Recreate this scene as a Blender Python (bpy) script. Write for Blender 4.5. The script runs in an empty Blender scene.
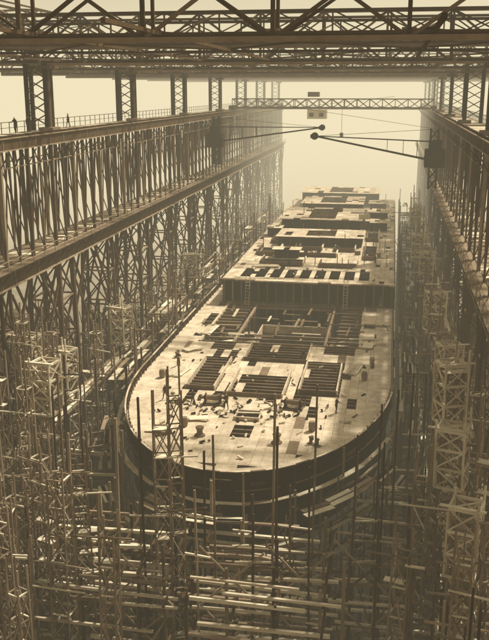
import bpy, math, random
from mathutils import Vector, Matrix
R=random.Random(11)
def U(a,b): return R.uniform(a,b)
scene=bpy.context.scene
scene.view_settings.view_transform='Standard'; scene.view_settings.look='None'; scene.view_settings.exposure=0

# ---------------- materials ----------------
def sep(v):
    v=max(v,0.004)
    return (min(1.1*v,.9), v*(.60+.40*v**.5), v*(.25+.54*v**.5), 1)
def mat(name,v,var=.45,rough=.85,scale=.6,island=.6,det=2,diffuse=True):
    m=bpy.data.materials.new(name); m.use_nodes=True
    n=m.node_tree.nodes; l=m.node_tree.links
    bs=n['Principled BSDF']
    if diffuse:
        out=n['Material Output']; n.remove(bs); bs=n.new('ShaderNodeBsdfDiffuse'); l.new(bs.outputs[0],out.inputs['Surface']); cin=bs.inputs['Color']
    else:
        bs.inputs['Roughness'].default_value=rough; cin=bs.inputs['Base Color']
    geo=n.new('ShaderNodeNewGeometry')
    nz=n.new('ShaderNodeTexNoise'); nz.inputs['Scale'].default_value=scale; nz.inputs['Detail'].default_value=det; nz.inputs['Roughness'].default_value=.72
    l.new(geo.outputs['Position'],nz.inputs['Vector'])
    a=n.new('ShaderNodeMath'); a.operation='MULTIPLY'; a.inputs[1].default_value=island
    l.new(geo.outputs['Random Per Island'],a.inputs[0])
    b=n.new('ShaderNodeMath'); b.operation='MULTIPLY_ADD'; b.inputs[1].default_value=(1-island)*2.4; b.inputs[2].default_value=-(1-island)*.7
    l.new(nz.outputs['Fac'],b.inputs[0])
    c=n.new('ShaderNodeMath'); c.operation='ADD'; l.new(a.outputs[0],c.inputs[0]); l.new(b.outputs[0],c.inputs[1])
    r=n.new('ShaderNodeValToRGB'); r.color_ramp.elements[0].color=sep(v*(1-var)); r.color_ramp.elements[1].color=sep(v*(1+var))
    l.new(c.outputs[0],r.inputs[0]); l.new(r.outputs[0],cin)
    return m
M=dict(
 steel=mat('gantry_steel',.085,.5), steel_d=mat('gantry_steel_dark',.035,.5), steel_l=mat('gantry_steel_light',.25,.5),
 timber=mat('scaffold_timber',.20,.8), timber_d=mat('scaffold_timber_dark',.06,.6), plank=mat('pale_planks',.62,.4),
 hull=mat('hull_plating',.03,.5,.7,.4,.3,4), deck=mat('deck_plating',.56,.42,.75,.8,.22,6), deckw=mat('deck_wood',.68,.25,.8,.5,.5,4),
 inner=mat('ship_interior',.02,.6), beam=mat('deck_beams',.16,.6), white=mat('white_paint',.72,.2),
 ground=mat('mud_ground',.17,.75,.95,.08,0,6), slip=mat('slipway_ground',.045,.7,.95,.15,0,6), water=mat('river_water',.2,.1,.4,.05,0,2,False),
 roof=mat('shed_roof',.12,.3), brick=mat('shed_brick',.2,.3), glass=mat('window_glass',.03,.2,.2,.6,.6,2,False),
 cloth=mat('work_clothes',.05,.6), skin=mat('skin',.35,.1), cap=mat('cap_cloth',.04,.3))
MK=list(M.keys())

# ---------------- mesh batch ----------------
class Bt:
    def __init__(s): s.v=[];s.f=[];s.m=[]
    def beam(s,p,q,w,h=None,m='steel'):
        h=h or w
        p=Vector(p);q=Vector(q);d=q-p
        if d.length<1e-4: return
        d.normalize()
        ref=Vector((0,0,1)) if abs(d.z)<.95 else Vector((1,0,0))
        x=d.cross(ref).normalized(); y=x.cross(d)
        x*=w/2;y*=h/2
        i=len(s.v)
        for e in (p,q):
            s.v+= [tuple(e-x-y),tuple(e+x-y),tuple(e+x+y),tuple(e-x+y)]
        s.f+=[(i,i+1,i+2,i+3),(i+7,i+6,i+5,i+4),(i+4,i+5,i+1,i),(i+5,i+6,i+2,i+1),(i+6,i+7,i+3,i+2),(i+7,i+4,i,i+3)]
        s.m+=[MK.index(m)]*6
    def box(s,x0,x1,y0,y1,z0,z1,m='steel'):
        s.beam(((x0+x1)/2,y0,(z0+z1)/2),((x0+x1)/2,y1,(z0+z1)/2),abs(x1-x0),abs(z1-z0),m)
    def quad(s,pts,m):
        i=len(s.v); s.v+=[tuple(p) for p in pts]; s.f.append(tuple(range(i,i+len(pts)))); s.m.append(MK.index(m))
    def lathe(s,c,prof,n=14,m='steel',axis='z'):
        i=len(s.v)
        for (r,z) in prof:
            for k in range(n):
                a=2*math.pi*k/n
                if axis=='z': s.v.append((c[0]+r*math.cos(a),c[1]+r*math.sin(a),c[2]+z))
                elif axis=='x': s.v.append((c[0]+z,c[1]+r*math.cos(a),c[2]+r*math.sin(a)))
                else: s.v.append((c[0]+r*math.cos(a),c[1]+z,c[2]+r*math.sin(a)))
        for j in range(len(prof)-1):
            for k in range(n):
                s.f.append((i+j*n+k,i+j*n+(k+1)%n,i+(j+1)*n+(k+1)%n,i+(j+1)*n+k)); s.m.append(MK.index(m))
        s.f.append(tuple(i+(len(prof)-1)*n+k for k in range(n))); s.m.append(MK.index(m))
        s.f.append(tuple(i+k for k in reversed(range(n)))); s.m.append(MK.index(m))
    def mesh(s,name):
        me=bpy.data.meshes.new(name); me.from_pydata(s.v,[],s.f)
        used=sorted(set(s.m)); mp={u:k for k,u in enumerate(used)}
        for u in used: me.materials.append(M[MK[u]])
        me.polygons.foreach_set('material_index',[mp[x] for x in s.m]); me.update()
        return me
    def obj(s,name,parent=None):
        return ob(name,s.mesh(name),parent)
def ob(name,me,parent=None,loc=(0,0,0),rz=0,sc=1):
    o=bpy.data.objects.new(name,me); scene.collection.objects.link(o); o.location=loc; o.rotation_euler=(0,0,rz)
    if sc!=1: o.scale=(sc,sc,sc)
    if parent: o.parent=parent
    return o
def empty(name):
    return ob(name,None)

HC=62.0
# ---------------- ground / water ----------------
def sheet(name,x0,x1,y0,y1,z,m):
    b=Bt(); b.quad([(x0,y0,z),(x1,y0,z),(x1,y1,z),(x0,y1,z)],m); return b.obj(name)
sheet('ground',-4000,4000,-500,6000,0,'ground')
sheet('slipway',-34,7,20,330,.004,'slip')
sheet('river_water',-4000,4000,345,5000,.008,'water')

# ---------------- gantry sides ----------------
ZL=44.5; ZU=57.3; ZT=64.8
COLY=[62,95,128,161,195,229,263,297]
def gantry_side(name,xi,dirn):
    """xi = inner face x, dirn = outward direction"""
    root=empty(name)
    xo=xi+dirn*3.6
    b=Bt()
    # upper runway : two plate girders, planked top and crane rail
    for x in (xi,xo):
        b.beam((x,20,ZU-.55),(x,300,ZU-.55),.35,1.1,'steel')
        b.beam((x,20,ZU+.03),(x,300,ZU+.03),.75,.1,'steel_l')
        b.beam((x,20,ZU-1.15),(x,300,ZU-1.15),.7,.1,'steel_l')
    for y in range(20,300,4): b.beam((xi-dirn*.2,y,ZU-1.08),(xi-dirn*.2,y,ZU-.04),.08,.08,'steel_l')
    b.beam((xi,20,ZU+.2),(xi,300,ZU+.2),.14,.22,'steel_d')
    for y in [20+i*1.0 for i in range(280)]:
        if R.random()<.9: b.beam((xi+dirn*.5,y+.5,ZU+.12+U(0,.03)),(xo-dirn*.3,y+.5,ZU+.12+U(0,.03)),.9,.06,'plank' if R.random()<.45 else 'timber')
    for y in range(20,300,2):  # hand rail
        b.beam((xo,y,ZU),(xo,y,ZU+1.3),.07,.07,'steel')
    b.beam((xo,20,ZU+1.3),(xo,300,ZU+1.3),.07,.07,'steel'); b.beam((xo,20,ZU+.7),(xo,300,ZU+.7),.05,.05,'steel')
    b.obj('upper_runway',root)
    b=Bt()
    for x in (xi-dirn*.3,xo):
        b.beam((x,20,ZL-.9),(x,300,ZL-.9),.4,1.7,'steel')
        b.beam((x,20,ZL+.02),(x,300,ZL+.02),.9,.12,'steel_l')
        b.beam((x,20,ZL-1.8),(x,300,ZL-1.8),.9,.12,'steel_l')
        for y in range(20,300,3): b.beam((x-dirn*.24,y,ZL-1.72),(x-dirn*.24,y,ZL-.06),.1,.1,'steel_l')
    b.beam((xi-dirn*.9,20,ZL+.12),(xi-dirn*.9,300,ZL+.12),1.0,.08,'timber')
    for y in [20+i*1.0 for i in range(280)]:
        b.beam((xi+dirn*.2,y+.5,ZL+.15+U(0,.03)),(xo-dirn*.5,y+.5,ZL+.15+U(0,.03)),.92,.06,'timber' if R.random()<.7 else 'plank')
    for y in range(20,300,3):
        b.beam((xi-dirn*1.3,y,ZL),(xi-dirn*1.3,y,ZL+1.2),.06,.06,'steel_l')
        b.beam((xi,y,ZL-1.75),(xi-dirn*1.4,y,ZL-.1),.1,.1,'steel')
    b.beam((xi-dirn*1.3,20,ZL+1.2),(xi-dirn*1.3,300,ZL+1.2),.06,.06,'steel_l')
    b.obj('lower_runway',root)
    # posts between
    b=Bt()
    y=20
    k=0
    step=3.3 if dirn<0 else 5.5
    while y<299:
        for x in (xi,xo):
            w=.36 if k%2==0 else .2
            b.beam((x,y,ZL),(x,y,ZU-1.2),w,w,'steel' if k%3 else 'steel_l')
            if dirn<0 or x==xi:
                b.beam((x,y,ZL+.1),(x,y+step/2,ZU-1.3),.13,.13,'steel')
                b.beam((x,y+step,ZL+.1),(x,y+step/2,ZU-1.3),.13,.13,'steel')
            b.beam((x,y,ZU-2.9),(x,y+step,ZU-2.9),.12,.12,'steel_l')
            b.beam((x,y,ZU-3),(x-dirn*1.1*(1 if x==xi else 0),y,ZU-1.2),.1,.1,'steel')
        b.beam((xi,y,ZL+.3),(xo,y,ZU-1.6),.11,.11,'steel')
        y+=step;k+=1
    b.obj('lattice_posts',root)
    # trestles to the ground
    b=Bt()
    prev=None
    for y0 in sorted(COLY+[y+16.5 for y in COLY[:-1]]):
        big= y0 in COLY
        hw=2.6 if big else 1.3
        leg=.5 if big else .32
        zt=ZL-1.9
        L={}
        for sx,x in ((0,xi),(1,xo)):
            for sy in (-1,1):
                p0=Vector((x+(dirn*(1.2 if sx else -.3)),y0+sy*hw*1.35,0)); p1=Vector((x,y0+sy*hw*.8,zt))
                L[(sx,sy)]=(p0,p1); b.beam(p0,p1,leg,leg,'steel')
                b.box(p0.x-.6,p0.x+.6,p0.y-.6,p0.y+.6,0,.8,'brick')
        N=9
        def at(k,t): return L[k][0].lerp(L[k][1],t)
        for i in range(N):
            t0=i/N;t1=(i+1)/N
            for a,c in (((0,-1),(0,1)),((1,-1),(1,1)),((0,-1),(1,-1)),((0,1),(1,1))):
                b.beam(at(a,t0),at(c,t1),.17,.17,'steel'); b.beam(at(c,t0),at(a,t1),.17,.17,'steel')
                b.beam(at(a,t1),at(c,t1),.2,.2,'steel_l' if i%2 else 'steel')
        for x in (xi,xo):
            b.beam((x,y0+hw,zt-7),(x,y0+hw+5,zt),.25,.25,'steel'); b.beam((x,y0-hw,zt-7),(x,y0-hw-5,zt),.25,.25,'steel')
            if prev is not None:
                for (za,zb) in ((22,zt-1),(2,22)):
                    b.beam((x,prev+1.5,za),(x,y0-1.5,zb),.22,.22,'steel'); b.beam((x,prev+1.5,zb),(x,y0-1.5,za),.22,.22,'steel')
                b.beam((x,prev,22),(x,y0,22),.3,.3,'steel')
        prev=y0
    b.obj('trestle_towers',root)
    # top columns
    b=Bt()
    for y0 in COLY:
        for dy in (-.7,.7):
            b.beam((xi+dirn*.9,y0+dy,ZU+.1),(xi+dirn*.9,y0+dy,ZT+.1),.45,.45,'steel_d')
            b.beam((xo-dirn*.4,y0+dy,ZU+.1),(xo-dirn*.4,y0+dy,ZT+.1),.4,.4,'steel_d')
        b.box(xi+dirn*.75,xi+dirn*1.05,y0-.48,y0+.48,ZU+.1,ZT,'steel')
        b.box(xi+dirn*.1,xi+dirn*1.8,y0-1.2,y0+1.2,ZU+.18,ZU+.6,'steel_l')
        b.box(xi+dirn*.1,xi+dirn*1.8,y0-1.0,y0+1.0,ZT-.5,ZT-.16,'steel')
        for i in range(5):
            z=ZU+.8+i*1.3
            b.beam((xi+dirn*.9,y0-.7,z),(xo-dirn*.4,y0-.7,z+1.3),.12,.12,'steel'); b.beam((xo-dirn*.4,y0-.7,z),(xi+dirn*.9,y0-.7,z+1.3),.12,.12,'steel')
    b.obj('roof_columns',root)
XLI=-38.0; XRI=9.0
gantry_side('gantry_frame',XLI,-1)
gantry_side('gantry_frame',XRI,1)

# ---------------- overhead trusses ----------------
def truss(b,p,q,depth,n,cw=.45,dw=.2,double=True):
    p=Vector(p);q=Vector(q);up=Vector((0,0,depth))
    b.beam(p,q,cw,.28,'steel_l'); b.beam(p+Vector((0,0,.22)),q+Vector((0,0,.22)),.12,.3,'steel')
    b.beam(p+up,q+up,cw,.25,'steel')
    for i in range(n):
        a=p.lerp(q,i/n); c=p.lerp(q,(i+1)/n)
        b.beam(a,a+up,dw,dw,'steel')
        if i%2 or double: b.beam(a,c+up,dw*.9,dw*.9,'steel' if i%2 else 'steel_l')
        if double or not i%2: b.beam(c,a+up,dw*.9,dw*.9,'steel')
        b.box(a.x-.4,a.x+.4,a.y-.03,a.y+.03,a.z-.1,a.z+.55,'steel_l')
XA,XB=-75,46
for i,y in enumerate([50]+COLY[1:]):
    root=Bt()
    truss(root,(XA,y,ZT),(XB,y,ZT),5.2,16 if i==0 else 18,.6,.24,True)
    if i>0: truss(root,(XA,y+2.4,ZT+.2),(XB,y+2.4,ZT+.2),4.6,18,.3,.16,False)
    if i==0:
        truss(root,(XA,y+2.2,ZT+.1),(XB,y+2.2,ZT+.1),5.0,16,.3,.2,False)
        for k in range(33):
            xx=XA+k*(XB-XA)/32
            root.beam((xx,y,ZT+.1),(xx+(XB-XA)/32,y+2.2,ZT+.2),.12,.12,'steel_l')
    root.obj('roof_truss')
b=Bt()
for x in (-44,-37,-21,-13.5,2,9,17):
    b.beam((x,40,ZT+.35),(x,300,ZT+.35),.22,.22,'steel')
ys=[50,72.5,95,128,161,195]
xs=[-75,-59,-44,-29,-13.5,2,17,32]
for j in range(len(ys)-1):
    for k in range(len(xs)-1):
        b.beam((xs[k],ys[j],ZT+.4),(xs[k+1],ys[j+1],ZT+.4),.13,.13,'steel'); b.beam((xs[k+1],ys[j],ZT+.5),(xs[k],ys[j+1],ZT+.5),.13,.13,'steel')
    b.beam((-75,ys[j],ZT+.3),(35,ys[j],ZT+.3),.2,.2,'steel')
for y in (72.5,83):
    truss(b,(XA,y,ZT+1.2),(XB,y,ZT+1.2),2.2,26,.28,.13,True)
b.obj('roof_bracing')
# arched roof ribs on the left bay
b=Bt()
for y in (78,95,128):
    cx,cz,r=-56,ZT-1,11
    pts=[]
    for k in range(19):
        a=math.pi*k/18
        pts.append((Vector((cx+r*1.5*math.cos(a),y,cz+r*math.sin(a)*.9)),Vector((cx+(r*1.5-1.6)*math.cos(a),y,cz+(r*.9-1.6)*math.sin(a)))))
    for k in range(18):
        b.beam(pts[k][0],pts[k+1][0],.3,.3,'steel_l'); b.beam(pts[k][1],pts[k+1][1],.25,.25,'steel')
        b.beam(pts[k][0],pts[k+1][1],.12,.12,'steel'); b.beam(pts[k][1],pts[k+1][0],.12,.12,'steel')
for k in range(1,18,2):
    a=math.pi*k/18
    b.beam((-56+16.5*math.cos(a),78,ZT-1+9.9*math.sin(a)),(-56+16.5*math.cos(a),128,ZT-1+9.9*math.sin(a)),.2,.2,'steel')
b.obj('arched_roof')

# travelling crane
b=Bt()
yb=205
for dy in (0,3):
    truss(b,(XLI,yb+dy,ZU+.5),(XRI,yb+dy,ZU+.5),2.2,16,.4,.16)
b.box(-20,-17.5,yb-.6,yb+3.4,ZU+3.2,ZU+4.3,'steel'); 
b.box(-20,-15.5,yb-1.2,yb+1.8,ZU-1.8,ZU+.3,'white'); b.box(-19.5,-18.5,yb-1.26,yb-1.2,ZU-1.3,ZU-.4,'glass'); b.box(-17.2,-16.2,yb-1.26,yb-1.2,ZU-1.3,ZU-.4,'glass')
b.beam((-12,yb+1,ZU+.5),(-12,yb+1,ZU-5),.08,.08,'steel_d'); b.box(-12.4,-11.6,yb+.7,yb+1.3,ZU-6,ZU-5,'steel_d')
for x in (XLI,XRI): b.box(x-.5,x+.5,yb-2,yb+5,ZU+.32,ZU+1.2,'steel_d')
b.obj('travelling_crane')

# jib cranes
def jib(mx,y,tipx,ztip,zm):
    b=Bt(); s=1 if tipx>mx else -1
    for dy in (-.7,.7):
        for dx in (0,s*1.2):
            b.beam((mx+dx,y+dy,zm-5),(mx+dx,y+dy,zm+4.6),.25,.25,'steel_d')
    for i in range(6):
        z=zm-5+i*1.6
        for dy in (-.7,.7):
            b.beam((mx,y+dy,z),(mx+s*1.2,y+dy,z+1.6),.14,.14,'steel_d'); b.beam((mx+s*1.2,y+dy,z),(mx,y+dy,z+1.6),.14,.14,'steel_d')
    b.box(mx-s*1.2,mx+s*2.0,y-1.2,y+1.2,zm-1.5,zm+1.4,'steel_d')
    b.lathe((mx+s*.6,y-1.3,zm),[(1.6,-.4),(1.6,0)],18,'steel_d','y')
    b.box(mx-s*.6,mx+s*1.4,y-1.0,y+1.0,zm+1.4,zm+2.8,'steel_d')
    tip=Vector((tipx,y,ztip))
    for dy in (-.5,.5):
        b.beam((mx+s*1.4,y+dy,zm+2.6),tip,.12,.16,'steel_d'); b.beam((mx+s*1.4,y+dy,zm-.3),tip,.2,.28,'steel_d')
        for t in (.1,.22,.36):
            a=Vector((mx+s*1.4,y+dy,zm+2.6)).lerp(tip,t); c=Vector((mx+s*1.4,y+dy,zm-.3)).lerp(tip,t)
            b.beam(a,c,.08,.08,'steel_d')
    b.beam((mx+s*1,y,zm+4.5),tip,.06,.06,'steel_d')
    b.beam((mx,y,zm+4.5),(tipx+s*14,y+4,ztip+6),.05,.05,'steel_d')
    b.lathe((tipx,y-.25,ztip),[(.15,-.2),(.6,-.2),(.6,.5),(.15,.5)],16,'steel_d','y')
    b.box(tipx-.7,tipx+.5,y-.35,y+.35,ztip-.35,ztip+.25,'steel_d')
    b.obj('jib_crane')
jib(XRI-1.8,143,-12.7,54.7,51.4)
jib(XLI+1.8,174,-14.0,54.8,52.2)

# ---------------- ship ----------------
CX=-13.2; YS=65; YC=92; YE=232; HB=14.5
ship=empty('ship_under_construction')
def outline(off,nE=36,y1=YE,x_in=0):
    pts=[]
    ny=36
    for i in range(ny): pts.append((CX-HB-off, y1+(YC-y1)*i/ny))
    for i in range(nE+1):
        a=math.pi+math.pi*i/nE
        pts.append((CX+(HB+off)*math.cos(a), YC+(YC-YS+off)*math.sin(a)))
    for i in range(1,ny+1): pts.append((CX+HB+off, YC+(y1-YC)*i/ny))
    return pts
DZ=30.0; WELL=26.6; SZ=33.6
b=Bt()
levels=[(DZ+.7,0,0),(DZ,-.02,0),(DZ-2.2,-.1,.2),(DZ-4.5,-.35,2.2),(DZ-7,-.5,6),(DZ-10,-.5,11),(DZ-14,-.5,17),(DZ-19,-.7,22),(DZ-24,-1.6,26),(4.5,-3,28),(2.2,-6,30)]
rows=[]
for (z,off,sh) in levels:
    row=[]
    L=YC-YS
    for (x,y) in outline(off):
        if y<YC+25:
            t=max(0,min(1,(YC+25-y)/(L+25)))
            fine=1-(sh/34)*t
            row.append((CX+(x-CX)*fine**1.0, y+sh*max(0,(YC+25-y)/(L+25)), z))
        else: row.append((x,y,z))
    rows.append(row)
n=len(rows[0])
for j in range(len(rows)-1):
    for i in range(n-1):
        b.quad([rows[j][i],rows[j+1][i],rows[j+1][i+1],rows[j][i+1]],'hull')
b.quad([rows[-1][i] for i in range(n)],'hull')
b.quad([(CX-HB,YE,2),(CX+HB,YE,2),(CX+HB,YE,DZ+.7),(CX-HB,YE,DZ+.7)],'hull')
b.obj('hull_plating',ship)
b=Bt()
def ring(off,z,w,h,m,lo=0,hi=None,prob=1):
    o=outline(off); hi=hi or len(o)-1
    for i in range(lo,hi):
        if R.random()<prob: b.beam((*o[i],z),(*o[i+1],z),w,h,m if R.random()<.7 else 'timber')
ring(.05,DZ+.76,.16,.08,'deck',prob=.9); ring(.06,DZ-1.0,.1,.1,'beam',prob=.8)
o=outline(-.25)
for i in range(0,len(o)-1):
    for t in (0,.5):
        x=o[i][0]+(o[i+1][0]-o[i][0])*t; y=o[i][1]+(o[i+1][1]-o[i][1])*t
        b.beam((x,y,DZ-.1),(x,y,DZ+.65),.1,.1,'beam')
o=outline(.05)
for i in range(len(o)-1):
    if R.random()<.35: b.beam((*o[i],DZ-2.1),(*o[i],DZ+.6),.06,.06,'timber_d')
    if R.random()<.2:
        c=outline(.09)[i]; c2=outline(.09)[i+1]; z=DZ-U(.2,.9)
        b.beam((*c,z),(*c2,z),.06,U(.3,.6),R.choice(('timber_d','steel')))
b.obj('bulwark',ship)
# decks
def inside(x,y,off):
    a=HB+off; c=YC-YS+off
    if y>=YC: return abs(x-CX)<=a
    return ((x-CX)/a)**2+((y-YC)/c)**2<=1
def deckcells(b,x0,x1,y0,y1,z,cw,cl,test,m,jit=.02,pm=.93):
    nx=round((x1-x0)/cw); ny=round((y1-y0)/cl)
    cw=(x1-x0)/nx; cl=(y1-y0)/ny
    for i in range(nx):
        for j in range(ny):
            x=x0+i*cw;y=y0+j*cl
            if test(x+cw/2,y+cl/2):
                dz=U(-jit,jit)
                mm=m if R.random()<pm else ('deckw' if R.random()<.6 else 'beam')
                b.box(x+.012,x+cw-.012,y+.012,y+cl-.012,z-.05+dz,z+dz,mm)
def beams_under(b,x0,x1,y0,y1,z,st=1.6,m='beam',test=None):
    y=y0
    while y<y1:
        xs_=[x0+k*(x1-x0)/16 for k in range(17)]
        for k in range(16):
            if test is None or (test(xs_[k],y) and test(xs_[k+1],y)):
                b.beam((xs_[k],y,z-.2),(xs_[k+1],y,z-.2),.2,.3,m)
        y+=st
b=Bt()
holes=[(-21.5,-18.4,87,98),(-16.5,-10.6,85.5,94),(-8.9,-4.9,87.5,97.5),(-16.8,-9.2,98,105),(-3.6,-2.2,84,88),(-14.5,-12.6,74,76),(-22,-19,102,105),(-7.5,-4,102,105)]
def sterntest(x,y):
    if not(inside(x,y,-1.5) ): return False
    for h in holes:
        if h[0]<x<h[1] and h[2]<y<h[3]: return R.random()<.08
    if -22<x<-4 and 84<y<105 and R.random()<.10: return False
    return R.random()>.008
deckcells(b,CX-HB,CX+HB,YS,105,DZ,.97,3.1,sterntest,'deck',.012,.96)
oi=outline(-2.3); oo=outline(-.12)
for i in range(len(oi)-1):
    if oi[i][1]<150: 
        b.quad([(*oo[i],DZ+.03),(*oo[i+1],DZ+.03),(*oi[i+1],DZ+.03),(*oi[i],DZ+.03)],'deck')
b.obj('stern_deck',ship)
b=Bt()
beams_under(b,CX-HB+.6,CX+HB-.6,67,105,DZ-.06,1.05,'beam',lambda x,y:inside(x,y,-1))
for x in (-20,-17,-13.2,-9,-6): b.beam((x,72,DZ-.6),(x,105,DZ-.6),.2,.4,'beam')
for h in holes[:4]:
    for (x0,x1,y0,y1) in ((h[0]-.15,h[0],h[2],h[3]),(h[1],h[1]+.15,h[2],h[3])): b.box(x0,x1,y0,y1,DZ-.3,DZ+.45,'deck')
    b.box(h[0],h[1],h[2]-.15,h[2],DZ-.3,DZ+.45,'beam')
b.obj('deck_beams',ship)
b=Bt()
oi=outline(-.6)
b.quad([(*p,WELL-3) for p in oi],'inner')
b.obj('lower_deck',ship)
# well deck
b=Bt()
def welltest(x,y): return R.random()>.45 and not(-18<x<-8 and 112<y<122)
deckcells(b,CX-HB+.5,CX+HB-.5,105,127,WELL,1.6,2.2,welltest,'beam')
b.box(CX-HB+.4,CX+HB-.4,105.02,105.2,WELL,DZ-.1,'hull')
for x in [CX-13+i*1.45 for i in range(19)]:
    b.beam((x,105.3,WELL),(x,105.3,DZ-.1),.14,.14,'beam')
beams_under(b,CX-HB+.6,CX+HB-.6,105.8,127,DZ,1.9,'steel_l',lambda x,y:not(-19.5<x<-7.5 and 111<y<123))
for x in (-24,-19.5,-7.5,-3):
    b.beam((x,105.3,DZ-.1),(x,127,DZ-.1),.3,.4,'deck' if x in(-24,-3) else 'steel_l')
    for y in (108,113,118,123): b.beam((x,y,WELL),(x,y,DZ-.2),.25,.25,'beam')
for (x0,x1,y0,y1) in ((-18,-8,112,122),):
    b.box(x0-.15,x0,y0,y1,WELL,WELL+1.3,'deck'); b.box(x1,x1+.15,y0,y1,WELL,WELL+1.3,'deck')
    b.box(x0-.15,x1+.15,y0-.15,y0,WELL,WELL+1.3,'deck'); b.box(x0-.15,x1+.15,y1,y1+.15,WELL,WELL+1.3,'deck')
for k in range(46):
    x=U(-26,-1);y=U(106,125);a=R.choice((0,1.57))+U(-.1,.1);L=U(.8,2.6); z=R.choice((WELL+.1,DZ+.1,DZ+.1))
    b.beam((x-L*math.cos(a),y-L*math.sin(a),z),(x+L*math.cos(a),y+L*math.sin(a),z+U(0,.15)),U(.2,.4),.1,R.choice(('plank','timber','beam')))
deckcells(b,CX-HB+.5,CX-HB+3.5,105,127,DZ,1.5,2.4,lambda x,y:R.random()>.35,'deck')
deckcells(b,CX+HB-4.6,CX+HB-.5,105,127,DZ,2.05,2.4,lambda x,y:R.random()>.15,'deck')
b.obj('well_deck',ship)
# superstructure
SX0,SX1=-25.2,1.2
b=Bt()
for i in range(20):
    x=SX0+.3+i*(SX1-SX0-.6)/19
    b.beam((x,126.9,WELL),(x,126.9,SZ-.2),.18,.25,'beam' if R.random()<.7 else 'steel_l')
    if i<19:
        for z0,z1 in ((WELL,DZ),(DZ+.1,SZ-.3)):
            if R.random()<.6: b.box(x+.12,x+1.25,127,127.1,z0,z1,'hull' if R.random()<.8 else 'steel')
k=SX0-.3
while k<SX1:
    e=min(k+U(1.5,4),SX1+.3); b.box(k,e-.03,126.4+U(-.25,.1),127.3,SZ-.12+U(-.03,.03),SZ+.09+U(0,.05),'deck' if R.random()<.8 else 'timber'); k=e
b.box(SX0,SX1,126.75,126.98,DZ-.1,DZ+.25,'beam')
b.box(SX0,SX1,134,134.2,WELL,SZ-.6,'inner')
for x in (-21,-6): # ladders
    for dx in (-.3,.3): b.beam((x+dx,124.8,DZ),(x+dx,126.3,SZ+1),.08,.08,'plank')
    for k in range(9): b.beam((x-.3,124.8+k*.17,DZ+.3+k*.45),(x+.3,124.8+k*.17,DZ+.3+k*.45),.06,.06,'plank')
b.box(SX0,SX0+.15,127.2,YE,DZ,SZ-.1,'hull'); b.box(SX1-.15,SX1,127.2,YE,DZ,SZ-.1,'hull')
for y in [128+i*2.2 for i in range(47)]:
    b.beam((SX0-.08,y,DZ),(SX0-.08,y,SZ-.1),.12,.12,'beam'); b.beam((SX1+.1,y,DZ),(SX1+.1,y,SZ-.1),.12,.12,'beam')
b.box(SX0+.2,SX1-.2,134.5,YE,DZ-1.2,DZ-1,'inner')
deckcells(b,CX-HB+.5,SX0,127,YE,DZ,1.5,2.6,lambda x,y:R.random()>.15,'deck')
b.obj('superstructure_walls',ship)
b=Bt()
def ph(v,rs):
    for h in rs:
        if h[0]<v[0]<h[1] and h[2]<v[1]<h[3]: return True
    return False
sh=[]
for i in range(9):
    x=-23.2+i*2.35
    sh.append((x,x+1.6,128.4,135.6))
sh+=[(-21,-14,139,144.5),(-11,-5,138.5,142.5),(-23,-19.5,148,156),(-17,-9,148,151.5),(-16,-12,154,163),(-9.5,-6,153,158),(-22,-18,160,168),(-10,-6.5,162,172),
     (-17,-13,167,172),(-22.5,-17,172,177),(-4,-2,146,160),(-4,-2,165,176),(-13,-9,176,182),(-21,-17,181,190),(-8,-4.5,181,189),(-15,-11,188,197),(-22,-19,195,204),(-8,-4,195,203),(-17,-10,202,208),(-22,-16,212,219),(-12,-7,213,222)]
def supertest(x,y): return not ph((x,y),sh) and R.random()>.02
deckcells(b,SX0,SX1,127.3,YE,SZ,.78,2.2,supertest,'deck')
for h in sh[9:]:
    b.box(h[0]-.2,h[0],h[2],h[3],SZ,SZ+.7,'beam'); b.box(h[1],h[1]+.2,h[2],h[3],SZ,SZ+.7,'deckw'); b.box(h[0],h[1],h[2]-.2,h[2],SZ,SZ+.7,'beam')
beams_under(b,SX0+.2,SX1-.2,136,YE,SZ-.1,2.2,'beam')
b.obj('superstructure_deck',ship)
# upper deckhouses and casings
b=Bt()
def house(x0,x1,y0,y1,h,open_=2.4,cw=1.4):
    z1=SZ+h
    for xx in (x0,x1): b.box(xx,xx+.12,y0+.13,y1,SZ,z1-.06,'hull')
    b.box(x0,x1+.12,y0,y0+.12,SZ,z1-.06,'hull'); b.box(x0,x1+.12,y1+.01,y1+.12,SZ,z1-.06,'hull')
    for k in range(int((x1-x0)/1.8)): b.beam((x0+.5+k*1.8,y0-.06,SZ),(x0+.5+k*1.8,y0-.06,z1-.1),.12,.12,'beam')
    mx=(x0+x1)/2
    deckcells(b,x0-.5,x1+.6,y0-.5,y1+.5,z1,cw,2.2,lambda x,y:not(abs(x-mx)<open_ and y0+1.5<y<y1-1.5) and R.random()>.1,'deck')
    beams_under(b,x0+.15,x1,y0+.3,y1,z1-.1,1.8,'beam')
for a in ((-20.5,-5,158,167,1.8),(-22,-6,175,193,2.6),(-20,-6.5,198,212,3.0),(-22,-3,216,230,3.4)): house(*a)
for a in ((-19.5,-15.5,145.6,147.6,1.6,.8,1),(-24,-21.6,168,171,1.8,.6,.8),(-4.5,-.5,178,183,1.8,.8,1),(-4.5,-.5,192,198,2,.9,1),(-4.6,-1,206,212,2.2,.8,1)): house(*a)
for k in range(70):
    x=U(SX0+1,SX1-1);y=U(137,230)
    z=SZ+(2.6 if -22<x<-6 and 175<y<193 else 0)
    t=R.random()
    if t<.5: b.beam((x,y,z),(x,y,z+U(1,3.2)),.13,.13,'timber')
    else:
        L=U(1,3.5); hh=U(.4,1)
        if R.random()<.5: b.box(x,x+.12,y,y+L,z,z+hh,R.choice(('beam','steel','deckw')))
        else: b.box(x,x+L,y,y+.12,z,z+hh,R.choice(('beam','steel','deckw')))
b.obj('deckhouses',ship)

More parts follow.
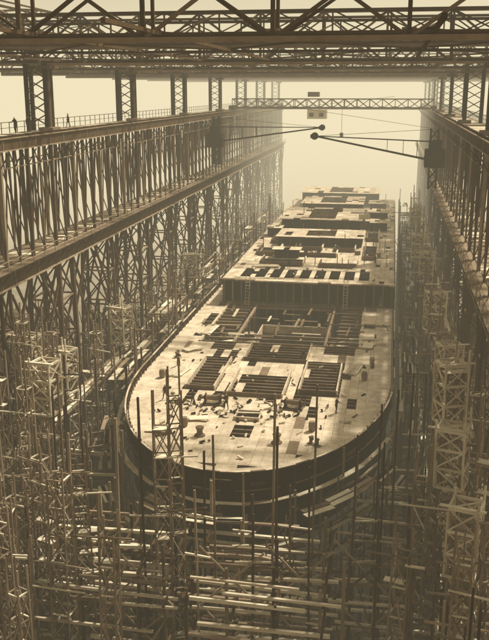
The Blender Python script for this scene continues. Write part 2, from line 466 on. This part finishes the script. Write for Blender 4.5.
# ---------------- scaffolding around the hull ----------------
def hull_staging():
    b=Bt()
    O1=outline(1.3,22); O2=outline(4.0,22)
    idx=list(range(0,len(O1)))
    lv=[3+i*2.7 for i in range(12)]
    tops={}
    for i in idx:
        y=O1[i][1]; x=O1[i][0]
        stern=y<88
        for k,O in enumerate((O1,O2)):
            if stern: zt=U(27,30)-k*U(0,4)
            else: zt=U(29.5,34.5) if x<CX else U(29.5,33.5)
            if not stern and R.random()<.3: zt+=U(1,5)
            if stern and R.random()<.3: zt+=U(1,4)
            tops[(i,k)]=zt
            px,py=O[i]
            b.beam((px+U(-.15,.15),py+U(-.15,.15),0),(px+U(-.3,.3),py+U(-.3,.3),zt),U(.14,.24),None,'timber' if R.random()<.7 else 'timber_d')
            if i>0:
                qx,qy=(O[i][0]+O[i-1][0])/2,(O[i][1]+O[i-1][1])/2
                b.beam((qx+U(-.5,.5),qy,0),(qx+U(-.5,.5),qy+U(-.4,.4),zt-U(0,3)),U(.1,.17),None,'timber')
        for z in lv:
            if z<min(tops[(i,0)],tops[(i,1)]):
                b.beam((*O1[i],z),(O2[i][0]+U(-.3,.3),O2[i][1]+U(-.3,.3),z+U(-.1,.1)),.14,.2,'timber')
        if i>0:
            for k,O in enumerate((O1,O2)):
                for z in lv:
                    if z<min(tops[(i,k)],tops[(i-1,k)]) and R.random()<.85:
                        a=Vector((*O[i-1],z+U(-.15,.15)));c=Vector((*O[i],z+U(-.15,.15))); e=(c-a)*U(0,.25)
                        b.beam(a-e,c+e,.16,.2,'timber' if R.random()<.8 else 'plank')
                    if z<min(tops[(i,k)],tops[(i-1,k)])-2 and R.random()<.6:
                        if R.random()<.5: b.beam((*O[i-1],z),(*O[i],z+2.7),.12,.12,'timber')
                        else: b.beam((*O[i],z),(*O[i-1],z+2.7),.12,.12,'timber')
            for z in lv:
                if z<min(tops[(i,0)],tops[(i-1,0)]) and R.random()<(.75 if z>20 else .35):
                    for w in range(2):
                        t=U(.2,.7)
                        a=Vector((*O1[i-1],z+.15)).lerp(Vector((*O2[i-1],z+.15)),t); c=Vector((*O1[i],z+.15)).lerp(Vector((*O2[i],z+.15)),t)
                        b.beam(a,c,U(.35,.7),.07,'plank' if R.random()<.6 else 'timber')
    Ow=outline(1.0,22)
    for i in range(1,len(Ow)):
        if Ow[i][1]<125:
            a=Vector((*Ow[i-1],DZ-1.7+U(-.06,.06)));c=Vector((*Ow[i],DZ-1.7+U(-.06,.06)))
            b.beam(a,c,U(.35,.6),.08,'plank' if R.random()<.75 else 'timber')
    b.obj('hull_staging')
hull_staging()

# lattice towers
def tower_mesh(h,w,seg,m1,m2,tw,top=True,name='scaffold_tower'):
    b=Bt()
    n=int(h/seg); seg=h/n
    taper=.75
    lx,ly=U(-.5,.5),U(-.5,.5)
    def P(sx,sy,z):
        s=(1-(1-taper)*z/h)*w/2
        return Vector((sx*s+lx*z/h,sy*s+ly*z/h,z))
    C=[(-1,-1),(1,-1),(1,1),(-1,1)]
    for c in C: b.beam(P(*c,0),P(*c,h+U(0,3.5)*(0 if top else 1)),tw*1.4,tw*1.4,m1)
    for i in range(n):
        z0=i*seg;z1=z0+seg
        for k in range(4):
            a=C[k];c=C[(k+1)%4]
            b.beam(P(*a,z0),P(*c,z1),tw*.8,tw*.8,m1)
            if R.random()<.75: b.beam(P(*c,z0),P(*a,z1),tw*.8,tw*.8,m1 if R.random()<.7 else m2)
            b.beam(P(*a,z1),P(*c,z1),tw,tw,m2 if R.random()<.4 else m1)
        if R.random()<.25:
            s=w*.5
            b.box(-s,s,-s*.6,s*.2,z1+.1,z1+.16,m2)
        if R.random()<.4:
            a=P(-1,-1,z1);c=P(1,-1,z1); b.beam(a-Vector((U(0,2),.15,0)),c+Vector((U(0,2),-.15,U(-.2,.2))),tw,tw*1.2,m2 if R.random()<.5 else m1)
    if top:
        s=w*.5; q=U(1.2,1.8)
        def Q(sx,sy,z): return Vector((lx*z/h+sx*s,ly*z/h+sy*s,z))
        zs=[h+.7-3*q,h+.7-2*q,h+.7-q,h+.7]
        for z in zs:
            for k in range(4): b.beam(Q(*C[k],z),Q(*C[(k+1)%4],z),.15,.2,m2)
        for j in range(3):
            for k in range(4):
                a=C[k];c=C[(k+1)%4]
                if R.random()<.9: b.beam(Q(*a,zs[j]),Q(*c,zs[j+1]),.11,.11,m2)
                if R.random()<.9: b.beam(Q(*c,zs[j]),Q(*a,zs[j+1]),.11,.11,m2)
        for k in range(4): b.beam(Q(*C[k],zs[0]),Q(*C[k],zs[-1]+U(0,1.6)),.15,.15,m2)
        b.beam(Q(-1,-1,zs[-1]),Q(1,1,zs[-1]),.1,.1,m2); b.beam(Q(1,-1,zs[-1]+.01),Q(-1,1,zs[-1]+.01),.1,.1,m2)
        b.beam(Q(-1.6,-1,zs[-1]+.15),Q(1.5,-1,zs[-1]+.2),.3,.08,m2); b.beam(Q(-1.3,.2,zs[-2]+.15),Q(1.9,.3,zs[-2]+.2),.3,.08,'timber')
    return b.mesh(name)
TW={};TS={}
for h in (24,28,31,34,37,40):
    TW[h]=[tower_mesh(h,U(1.8,2.2),2.2,'timber','plank',.12) for _ in range(3)]
    TS[h]=[tower_mesh(h,U(1.2,1.9),U(1.7,2.4),'timber','plank',.095,False) for _ in range(3)]
def put(x,y,h,top=False): ob('scaffold_tower',R.choice((TW if top else TS)[h]),None,(x,y,0),U(-.4,.4))
for y,h,t in ((46,34,0),(53,34,0),(60,34,0),(67,37,0),(75,37,0),(84,34,1),(93,34,0),(103,34,1),(114,34,0),(126,34,0),(140,34,1),(155,34,0),(172,34,0),(190,34,0),(210,34,0)):
    put(-33.6+U(-.6,.6),y,h,t); put(-36+U(-1,1),y+U(2,5),R.choice((28,31)))
for k in range(34):
    y=U(52,125); put(-46+U(-6,6.5),y,R.choice((24,28,31)),R.random()<.12)
for k in range(12):
    put(U(-32,-27),U(50,62),R.choice((24,28,31)))
for y,h,t in ((48,34,0),(54,34,1),(61,37,1),(67,40,1),(74,34,0),(83,37,1),(89,37,0),(97,37,0),(106,37,1),(113,37,0),(122,37,0),(133,37,1),(141,37,0),(150,37,1),(160,34,0),(170,37,0),(184,37,1),(196,37,0),(208,37,0)):
    put(6.0+U(-.3,.3),y,h,t); put(7.8+U(-1,1),y+U(2,5),R.choice((28,31,34,37)))
for x,y,h,t in ((-14.9,57.5,40,0),(-16.3,58.5,37,0),(-19.5,53,31,0),(-24,55,34,0),(1.5,54,31,0),(-24.5,49,28,0),(3.0,60,34,0),
    (-35.2,76,40,0),(-30.8,66,37,0),(-31,71,37,1),(-28.6,60,34,0),(-26,58,34,0),(-35.3,82,37,0),(-22.2,57,34,0),(-32,61,37,0),(-36.2,79,37,1)):
    put(x,y,h,t)

# longitudinal walkways on scaffolds
def walkway(x,y0,y1,z,w=1.4):
    b=Bt()
    y=y0
    while y<y1:
        for k in range(3):
            b.beam((x-w/2+w*(k+.5)/3,y,z+U(0,.05)),(x-w/2+w*(k+.5)/3+U(-.1,.1),y+4.3,z+U(0,.06)+.03),w/3.3,.07,'plank' if R.random()<.65 else 'timber')
        b.beam((x-w*.8,y,z-.15),(x+w*.8,y,z-.15),.15,.15,'timber')
        b.beam((x+w/2,y,z),(x+w/2,y,z+1.1),.07,.07,'timber')
        y+=4.1
    b.beam((x+w/2,y0,z+1.1),(x+w/2,y1,z+1.1),.07,.07,'timber'); b.beam((x-w/2,y0,z-.3),(x-w/2,y1,z-.3),.15,.25,'timber'); b.beam((x+w/2,y0,z-.3),(x+w/2,y1,z-.3),.15,.25,'timber')
    b.obj('walkway')
for a in ((-34,44,225,28.6),(-35,44,200,22),(-45.5,50,160,25.4),(-33,48,200,15),(6.4,66,225,29.5),(7.4,70,225,33.2),(5.4,44,200,23),(7.2,44,150,17)): walkway(*a)

# cross-braced scaffold bents (pole forest)
b=Bt()
for x0,x1,y0,y1,zt,n_ in ((-54,-30,45,125,31,330),(2.5,9,42,110,33,150),(3.5,9,110,220,35,130),(-31,-25,46,64,29,50),(-36,-29,60,90,35,50)):
    for k in range(n_):
        x=U(x0,x1);y=U(y0,y1);h=U(zt-12,zt+2)
        b.beam((x,y,0),(x+U(-.6,.6),y+U(-.6,.6),h),U(.09,.17),None,'timber' if R.random()<.75 else 'timber_d')
        for _ in range(2):
            z=U(4,h-6)
            b.beam((x,y,z),(x+U(-5,5),y+U(-2,2),z+U(3,6)),.1,None,'timber')
        for _ in range(2):
            z=U(4,h)
            b.beam((x-U(.5,3),y,z),(x+U(.5,3),y+U(-.4,.4),z+U(-.2,.2)),.13,None,'timber' if R.random()<.7 else 'plank')
b.obj('pole_scaffold')
# tall poles standing before the stern, with X-braced bents
b=Bt()
for x,y,h in ((-7.8,57,41),(-7.5,58,38),(-4.9,58,41.5),(-4.4,56,36),(-12.6,55,34),(-10.2,60,33),(-2,60,37),(-18.5,58,39),(-20.8,60,37),(-22.9,58,38),(-25.5,62,37),(-.3,64,38),(1.2,68,38),(-27.5,60,36),(-17.4,57,40),(-6.2,59,33),(-9,56,32),(-28.5,66,37),(-26.5,64,39),(-30,72,38),(.6,61,36),(2.5,72,38),(-12,58,37),(-13.4,59.5,35),(-29,78,36),(3,80,36)):
    b.beam((x,y,0),(x+U(-.5,.5),y+U(-.3,.3),h),U(.13,.2),None,'timber' if R.random()<.5 else 'timber_d')
    for _ in range(3):
        z=U(14,min(h,30)); b.beam((x-U(.3,1.6),y-.15,z),(x+U(.3,1.6),y-.15,z+U(-.3,.3)),.13,None,'plank')
    z=U(12,24); b.beam((x,y,z),(x+U(-4,4),y+U(-1,1),z+U(4,8)),.11,None,'timber')
for (xa,xb,y) in ((-13,-8,55.5),(-8,-3,56.5),(-3,2,58),(-20,-15,55),(-26,-20,57),(-31,-26,60)):
    for z in (14,19,24): 
        b.beam((xa,y,z),(xb,y,z+5),.14,None,'timber'); b.beam((xb,y+.2,z),(xa,y+.2,z+5),.14,None,'timber')
        b.beam((xa-.5,y-.2,z),(xb+.5,y-.2,z+U(-.2,.2)),.18,None,'plank')
b.obj('staging_poles')

# stern staging cribs
def crib(x0,x1,nx,y0,y1,ny,zt,step,name='stern_staging',pr=.8):
    b=Bt()
    X=[x0+(x1-x0)*i/(nx-1) for i in range(nx)];Y=[y0+(y1-y0)*i/(ny-1) for i in range(ny)]
    for x in X:
        for y in Y:
            b.beam((x,y,0),(x+U(-.25,.25),y+U(-.2,.2),zt+U(-2.5,3)),.22,.22,'timber' if R.random()<.6 else 'timber_d')
    for y in Y:
        z=3
        while z<zt:
            if R.random()<pr:
                a=x0+U(-1.8,.8) if R.random()<.7 else U(x0,(x0+x1)/2); c=x1+U(-1.5,1.8) if R.random()<.7 else U((x0+x1)/2,x1)
                b.beam((a,y-.2+U(-.1,.1),z),(c,y-.2+U(-.1,.1),z+U(-.25,.25)),U(.16,.3),U(.16,.3),'plank' if R.random()<.6 else 'timber')
            z+=step*U(.7,1.3)
    for x in X:
        z=4
        while z<zt:
            if R.random()<pr*.8: b.beam((x+.2,y0-U(0,1.5),z),(x+.2,y1+U(0,1.5),z+U(-.2,.2)),.18,.2,'timber_d')
            z+=step*1.9
    for _ in range(nx*ny):
        x=R.choice(X[:-1]);y=R.choice(Y); z=U(3,zt-5); w=(x1-x0)/(nx-1)
        b.beam((x,y+.2,z),(x+w,y+.2,z+4),.13,.13,'timber')
    b.obj(name)
crib(-13.6,-3.6,4,53,63,4,28.2,1.0,pr=.9)
crib(-24.5,-15.5,5,55,64,4,27.4,1.0,pr=.75)
crib(-2,5,4,54,72,5,28,1.5,pr=.7)
crib(-31.5,-26,4,58,78,5,27,1.6,pr=.6)

# shoring under the hull
b=Bt()
for k in range(110):
    y=U(70,220); s=R.choice((-1,1)); 
    b.beam((CX+s*U(16,20),y,0),(CX+s*14.8,y+U(-1,1),U(8,20)),.35,.35,'timber_d')
for y in range(70,232,3): b.box(CX-1,CX+1,y,y+1.2,0,2.1,'timber_d')
b.obj('hull_shores')

# ---------------- deck fittings ----------------
def inst(name,fn,places):
    b=Bt(); fn(b); me=b.mesh(name)
    for p in places: ob(name,me,None,p[:3],p[3] if len(p)>3 else U(0,3.1),p[4] if len(p)>4 else 1)
def capstan(b): b.lathe((0,0,0),[(.75,0),(.75,.15),(.45,.3),(.38,.8),(.55,1.1),(.6,1.3),(.2,1.4)],16,'beam')
def bollard(b):
    b.box(-1,1,-.35,.35,0,.12,'beam')
    for x in (-.55,.55): b.lathe((x,0,.1),[(.25,0),(.22,.7),(.32,.8),(.3,.95),(.1,1)],12,'beam')
def winch(b):
    b.box(-1.3,1.3,-.9,.9,0,.15,'beam')
    for x in (-1,1): b.box(x-.08,x+.08,-.7,.7,.15,1.3,'hull')
    b.lathe((-.9,0,.9),[(.55,0),(.55,.1),(.35,.12),(.35,1.65),(.55,1.7),(.55,1.8)],16,'beam','x')
    b.lathe((-1.6,0,.9),[(.3,0),(.18,.25),(.3,.5)],12,'beam','x'); b.lathe((1.1,0,.9),[(.3,0),(.18,.25),(.3,.5)],12,'beam','x')
def planks(b):
    for k in range(12):
        z=.08+(k//6)*.13; b.beam((U(-.3,.3)-2.0,-.9+(k%6)*.36+U(-.05,.05),z),(2.0+U(-.5,.5),-.9+(k%6)*.36+U(-.2,.2),z+U(0,.05)),.3,.1,'plank')
def plates(b):
    for k in range(4): 
        a=U(-.2,.2); b.beam((-1.2*math.cos(a),-1.2*math.sin(a),.06+k*.07),(1.2*math.cos(a),1.2*math.sin(a),.06+k*.07),U(1.0,1.5),.05,'deckw' if k%2 else 'deck')
def barrel(b): b.lathe((0,0,0),[(.28,0),(.34,.25),(.37,.5),(.34,.75),(.28,.98)],14,'timber')
def coaming(b):
    for a in ((-1.6,1.6,-1.3,-1.15),(-1.6,1.6,1.15,1.3),(-1.6,-1.45,-1.15,1.15),(1.45,1.6,-1.15,1.15)): b.box(*a,0,.45,'deck')
    b.box(-1.45,1.45,-1.15,1.15,.04,.08,'inner')  # dark sheet over the deck plates, painted as the shaded hatch opening
    b.beam((-1.6,0,.5),(1.6,.2,.5),.25,.1,'plank')
inst('capstan',capstan,[(-17,74,DZ,0,.7),(-9.5,73.5,DZ,0,.7)])
inst('bollard_pair',bollard,[(-20.5,73.6,DZ,.6,.7),(-6,73.6,DZ,-.6,.7),(-25.2,98,DZ,1.57,.7),(-1.2,98,DZ,1.57,.7)])
inst('steam_winch',winch,[(-17.5,82.6,DZ,.1,.8),(-9,82.6,DZ,-.1,.8),(-15,110,WELL)])
inst('timber_stack',planks,[(-23.5,92,DZ,1.4,.8),(-3.5,96,DZ,1.4,.8),(-20,137.8,SZ,.1),(-1,150,SZ,1.5),(-24,110,DZ,1.5),(-5,118,WELL,.7),(-21,120,WELL,.2)]+[(U(-60,-44),U(80,200),0) for _ in range(14)])
inst('steel_plate_stack',plates,[(-18,78,DZ,.1,.8),(-24,101,DZ),(-2,106,DZ),(-22,116,WELL),(-4.5,112,WELL)])
inst('barrel',barrel,[(-19,76,DZ),(-6.5,77,DZ),(-25,90,DZ),(-2,93,DZ)])
inst('hatch_coaming',coaming,[(-13.2,79.5,DZ+.03,0,.8)])
b=Bt()
for k in range(300):
    if k<200:
        x=U(-26,0);y=U(69,104);z=DZ+.06
        if R.random()<.6: x=R.gauss(-14,5); y=R.gauss(81.5,2.2)
        if not inside(x,y,-2.5): continue
    else: x=U(-24,1);y=U(128,228);z=SZ+.06
    a=U(0,3.14);L=U(.08,.4)
    b.beam((x-L*math.cos(a),y-L*math.sin(a),z),(x+L*math.cos(a),y+L*math.sin(a),z+U(0,.2)),U(.06,.3),U(.06,.25),R.choice(('plank','beam','hull','hull','deckw','timber_d')))
b.obj('deck_debris')

# ---------------- workers ----------------
def worker_mesh(pose):
    V=[];E=[];Rr=[]
    def a(p,r,par=None):
        V.append(p);Rr.append(r)
        if par is not None: E.append((par,len(V)-1))
        return len(V)-1
    lean=pose.get('lean',0)
    st=pose.get('stride',.12)
    pel=a((0,0,.95),.14)
    chest=a((0,-.1*lean-.02,1.22),.16,pel); up=a((0,-.35*lean,1.42-.08*lean),.15,chest); nk=a((0,-.42*lean,1.52-.1*lean),.06,up)
    hd=a((0,-.48*lean-.01,1.62-.12*lean),.095,nk); a((0,-.5*lean-.01,1.72-.13*lean),.085,hd)
    for s in (-1,1):
        hp=a((s*.1,0,.88),.105,pel); kn=a((s*.12,-.03-s*st*.5,.5),.075,hp); an=a((s*.12,.04-s*st,.09),.048,kn); a((s*.13,-.14-s*st,.04),.045,an)
        shd=a((s*.19,-.35*lean,1.42-.08*lean),.075,up)
        ar=pose.get('arm',(0,0))[0 if s<0 else 1]
        el=a((s*.25,-.35*lean-.12*ar-.02,1.42-.08*lean-.28*(1-.35*ar)),.052,shd)
        wr=a((s*.24,-.35*lean-.36*ar-.05,1.42-.08*lean-.28*(1-.35*ar)-.25*(1-ar)),.034,el)
        w=Vector(V[wr]); d=(w-Vector(V[el])).normalized()
        pm=a(tuple(w+d*.07),.035,wr)
        for f in range(4): a(tuple(w+d*(.15-.01*abs(f-1.5))+Vector((0,(f-1.5)*.022,0))),.009,pm)
        a(tuple(w+d*.08+Vector((-s*.05,-.04,0))),.01,pm)
    me=bpy.data.meshes.new('tmp'); me.from_pydata(V,E,[]); o=bpy.data.objects.new('tmp',me); scene.collection.objects.link(o)
    md=o.modifiers.new('s','SKIN'); md.use_smooth_shade=True
    for i,r in enumerate(Rr): me.skin_vertices[0].data[i].radius=(r,r*(.8 if i<3 else 1)); 
    me.skin_vertices[0].data[0].use_root=True
    o.modifiers.new('ss','SUBSURF').levels=1
    dg=bpy.context.evaluated_depsgraph_get(); m2=bpy.data.meshes.new_from_object(o.evaluated_get(dg)); bpy.data.objects.remove(o)
    for k in ('cloth','skin','cap','timber_d'): m2.materials.append(M[k])
    zc=1.55-.1*lean
    for p in m2.polygons:
        c=p.center
        mi=0
        if c.z>zc: mi=1
        if c.z>zc+.16: mi=2
        if abs(c.x)>.2 and c.z<1.42-.08*lean-.28-.2+.0 and c.z>.6: mi=1
        if c.z<.12: mi=2
        p.material_index=mi
    return m2
WM=[worker_mesh(p) for p in (dict(),dict(lean=.9,arm=(.9,.8),stride=.05),dict(stride=.22,arm=(.3,.1)),dict(arm=(.8,.2),lean=.2))]
for (x,y,z) in [(-15.8,81.2,DZ),(-19.5,81.8,DZ),(-10.5,80,DZ),(-22.8,83,DZ),(-4.5,82,DZ),(-24.2,94.5,DZ),
    (-16,137,SZ),(-2,142,SZ),(-40,88,ZU+.2),(-39.8,91,ZU+.2),(-40.2,104,ZU+.2),(-34,70,28.75)]:
    ob('worker',R.choice(WM),None,(x,y,z),U(0,6.28))

# ---------------- sheds beyond the gantry ----------------
def shed(x0,x1,y0,y1,h,rise):
    e=empty('brick_shed'); b=Bt()
    b.box(x0,x1,y0,y1,0,h,'brick'); b.obj('walls',e)
    b=Bt(); xm=(x0+x1)/2
    b.quad([(x0-.5,y0-.5,h-.1),(xm,y0-.5,h+rise),(xm,y1+.5,h+rise),(x0-.5,y1+.5,h-.1)],'roof'); b.quad([(xm,y0-.5,h+rise),(x1+.5,y0-.5,h-.1),(x1+.5,y1+.5,h-.1),(xm,y1+.5,h+rise)],'roof')
    b.quad([(x0,y0,h),(x1,y0,h),(xm,y0,h+rise-.2)],'brick'); b.obj('roof',e)
    b=Bt(); y=y0+3
    while y<y1-4:
        b.box(x1,x1+.05,y,y+2,2.5,h-1.5,'glass'); y+=5
    x=x0+2
    while x<x1-3: b.box(x,x+2,y0-.05,y0,2.5,h-1.5,'glass'); x+=4.5
    b.obj('windows',e)
shed(-110,-84,110,180,9,5); shed(-150,-120,150,240,11,6); shed(30,60,120,220,9,5)

# ---------------- self-glowing air in place of scattered light, denser far off ----------------
def glow_haze(name,x0,x1,y0,y1,sg,z1=100):
    b=Bt(); b.box(x0,x1,y0,y1,-1,z1,'steel'); hz=b.obj(name)
    hm=bpy.data.materials.new(name+'_air'); hm.use_nodes=True; nt=hm.node_tree; nt.nodes.clear()
    out=nt.nodes.new('ShaderNodeOutputMaterial'); ab=nt.nodes.new('ShaderNodeVolumeAbsorption'); em=nt.nodes.new('ShaderNodeEmission'); ad=nt.nodes.new('ShaderNodeAddShader')
    ab.inputs['Color'].default_value=(0,0,0,1); ab.inputs['Density'].default_value=sg
    em.inputs['Color'].default_value=(.82,.72,.48,1); em.inputs['Strength'].default_value=sg*1.08  # emission stands in for daylight scattered by the air
    nt.links.new(ab.outputs[0],ad.inputs[0]); nt.links.new(em.outputs[0],ad.inputs[1]); nt.links.new(ad.outputs[0],out.inputs['Volume'])
    try: hm.cycles.homogeneous_volume=True
    except Exception as e: print(e)
    hz.data.materials.clear(); hz.data.materials.append(hm)
glow_haze('glow_haze',-1200,1200,-60,190,.0008)
glow_haze('far_glow_haze',-1200,1200,190.3,2600,.0048)

# ---------------- light ----------------
elev=math.radians(50); az=math.radians(35)  # from +Y toward +X
w=bpy.data.worlds.new('World'); scene.world=w; w.use_nodes=True; nt=w.node_tree
bg=nt.nodes['Background']; sky=nt.nodes.new('ShaderNodeTexSky'); sky.sky_type='NISHITA'; sky.sun_disc=False
sky.sun_elevation=elev; sky.sun_rotation=az; sky.dust_density=5
bw=nt.nodes.new('ShaderNodeRGBToBW'); mx=nt.nodes.new('ShaderNodeVectorMath'); mx.operation='SCALE'; mx.inputs[0].default_value=(1.0,.87,.62)
nt.links.new(sky.outputs[0],bw.inputs[0]); nt.links.new(bw.outputs[0],mx.inputs['Scale']); nt.links.new(mx.outputs[0],bg.inputs[0]); bg.inputs[1].default_value=.13
s=bpy.data.lights.new('sun','SUN'); s.energy=5.0; s.angle=math.radians(2); s.color=(1,.93,.79)
so=bpy.data.objects.new('sun',s); scene.collection.objects.link(so)
d=Vector((math.sin(az)*math.cos(elev),math.cos(az)*math.cos(elev),math.sin(elev)))
so.rotation_euler=d.to_track_quat('Z','Y').to_euler()

cam=bpy.data.cameras.new('camera'); co=bpy.data.objects.new('camera',cam); scene.collection.objects.link(co)
cam.sensor_fit='HORIZONTAL'; cam.sensor_width=36; cam.lens=850/489*36; cam.clip_start=.5; cam.clip_end=9000
co.location=(0,0,HC); co.rotation_euler=(math.radians(90-15.14),0,math.radians(9.7))
scene.camera=co
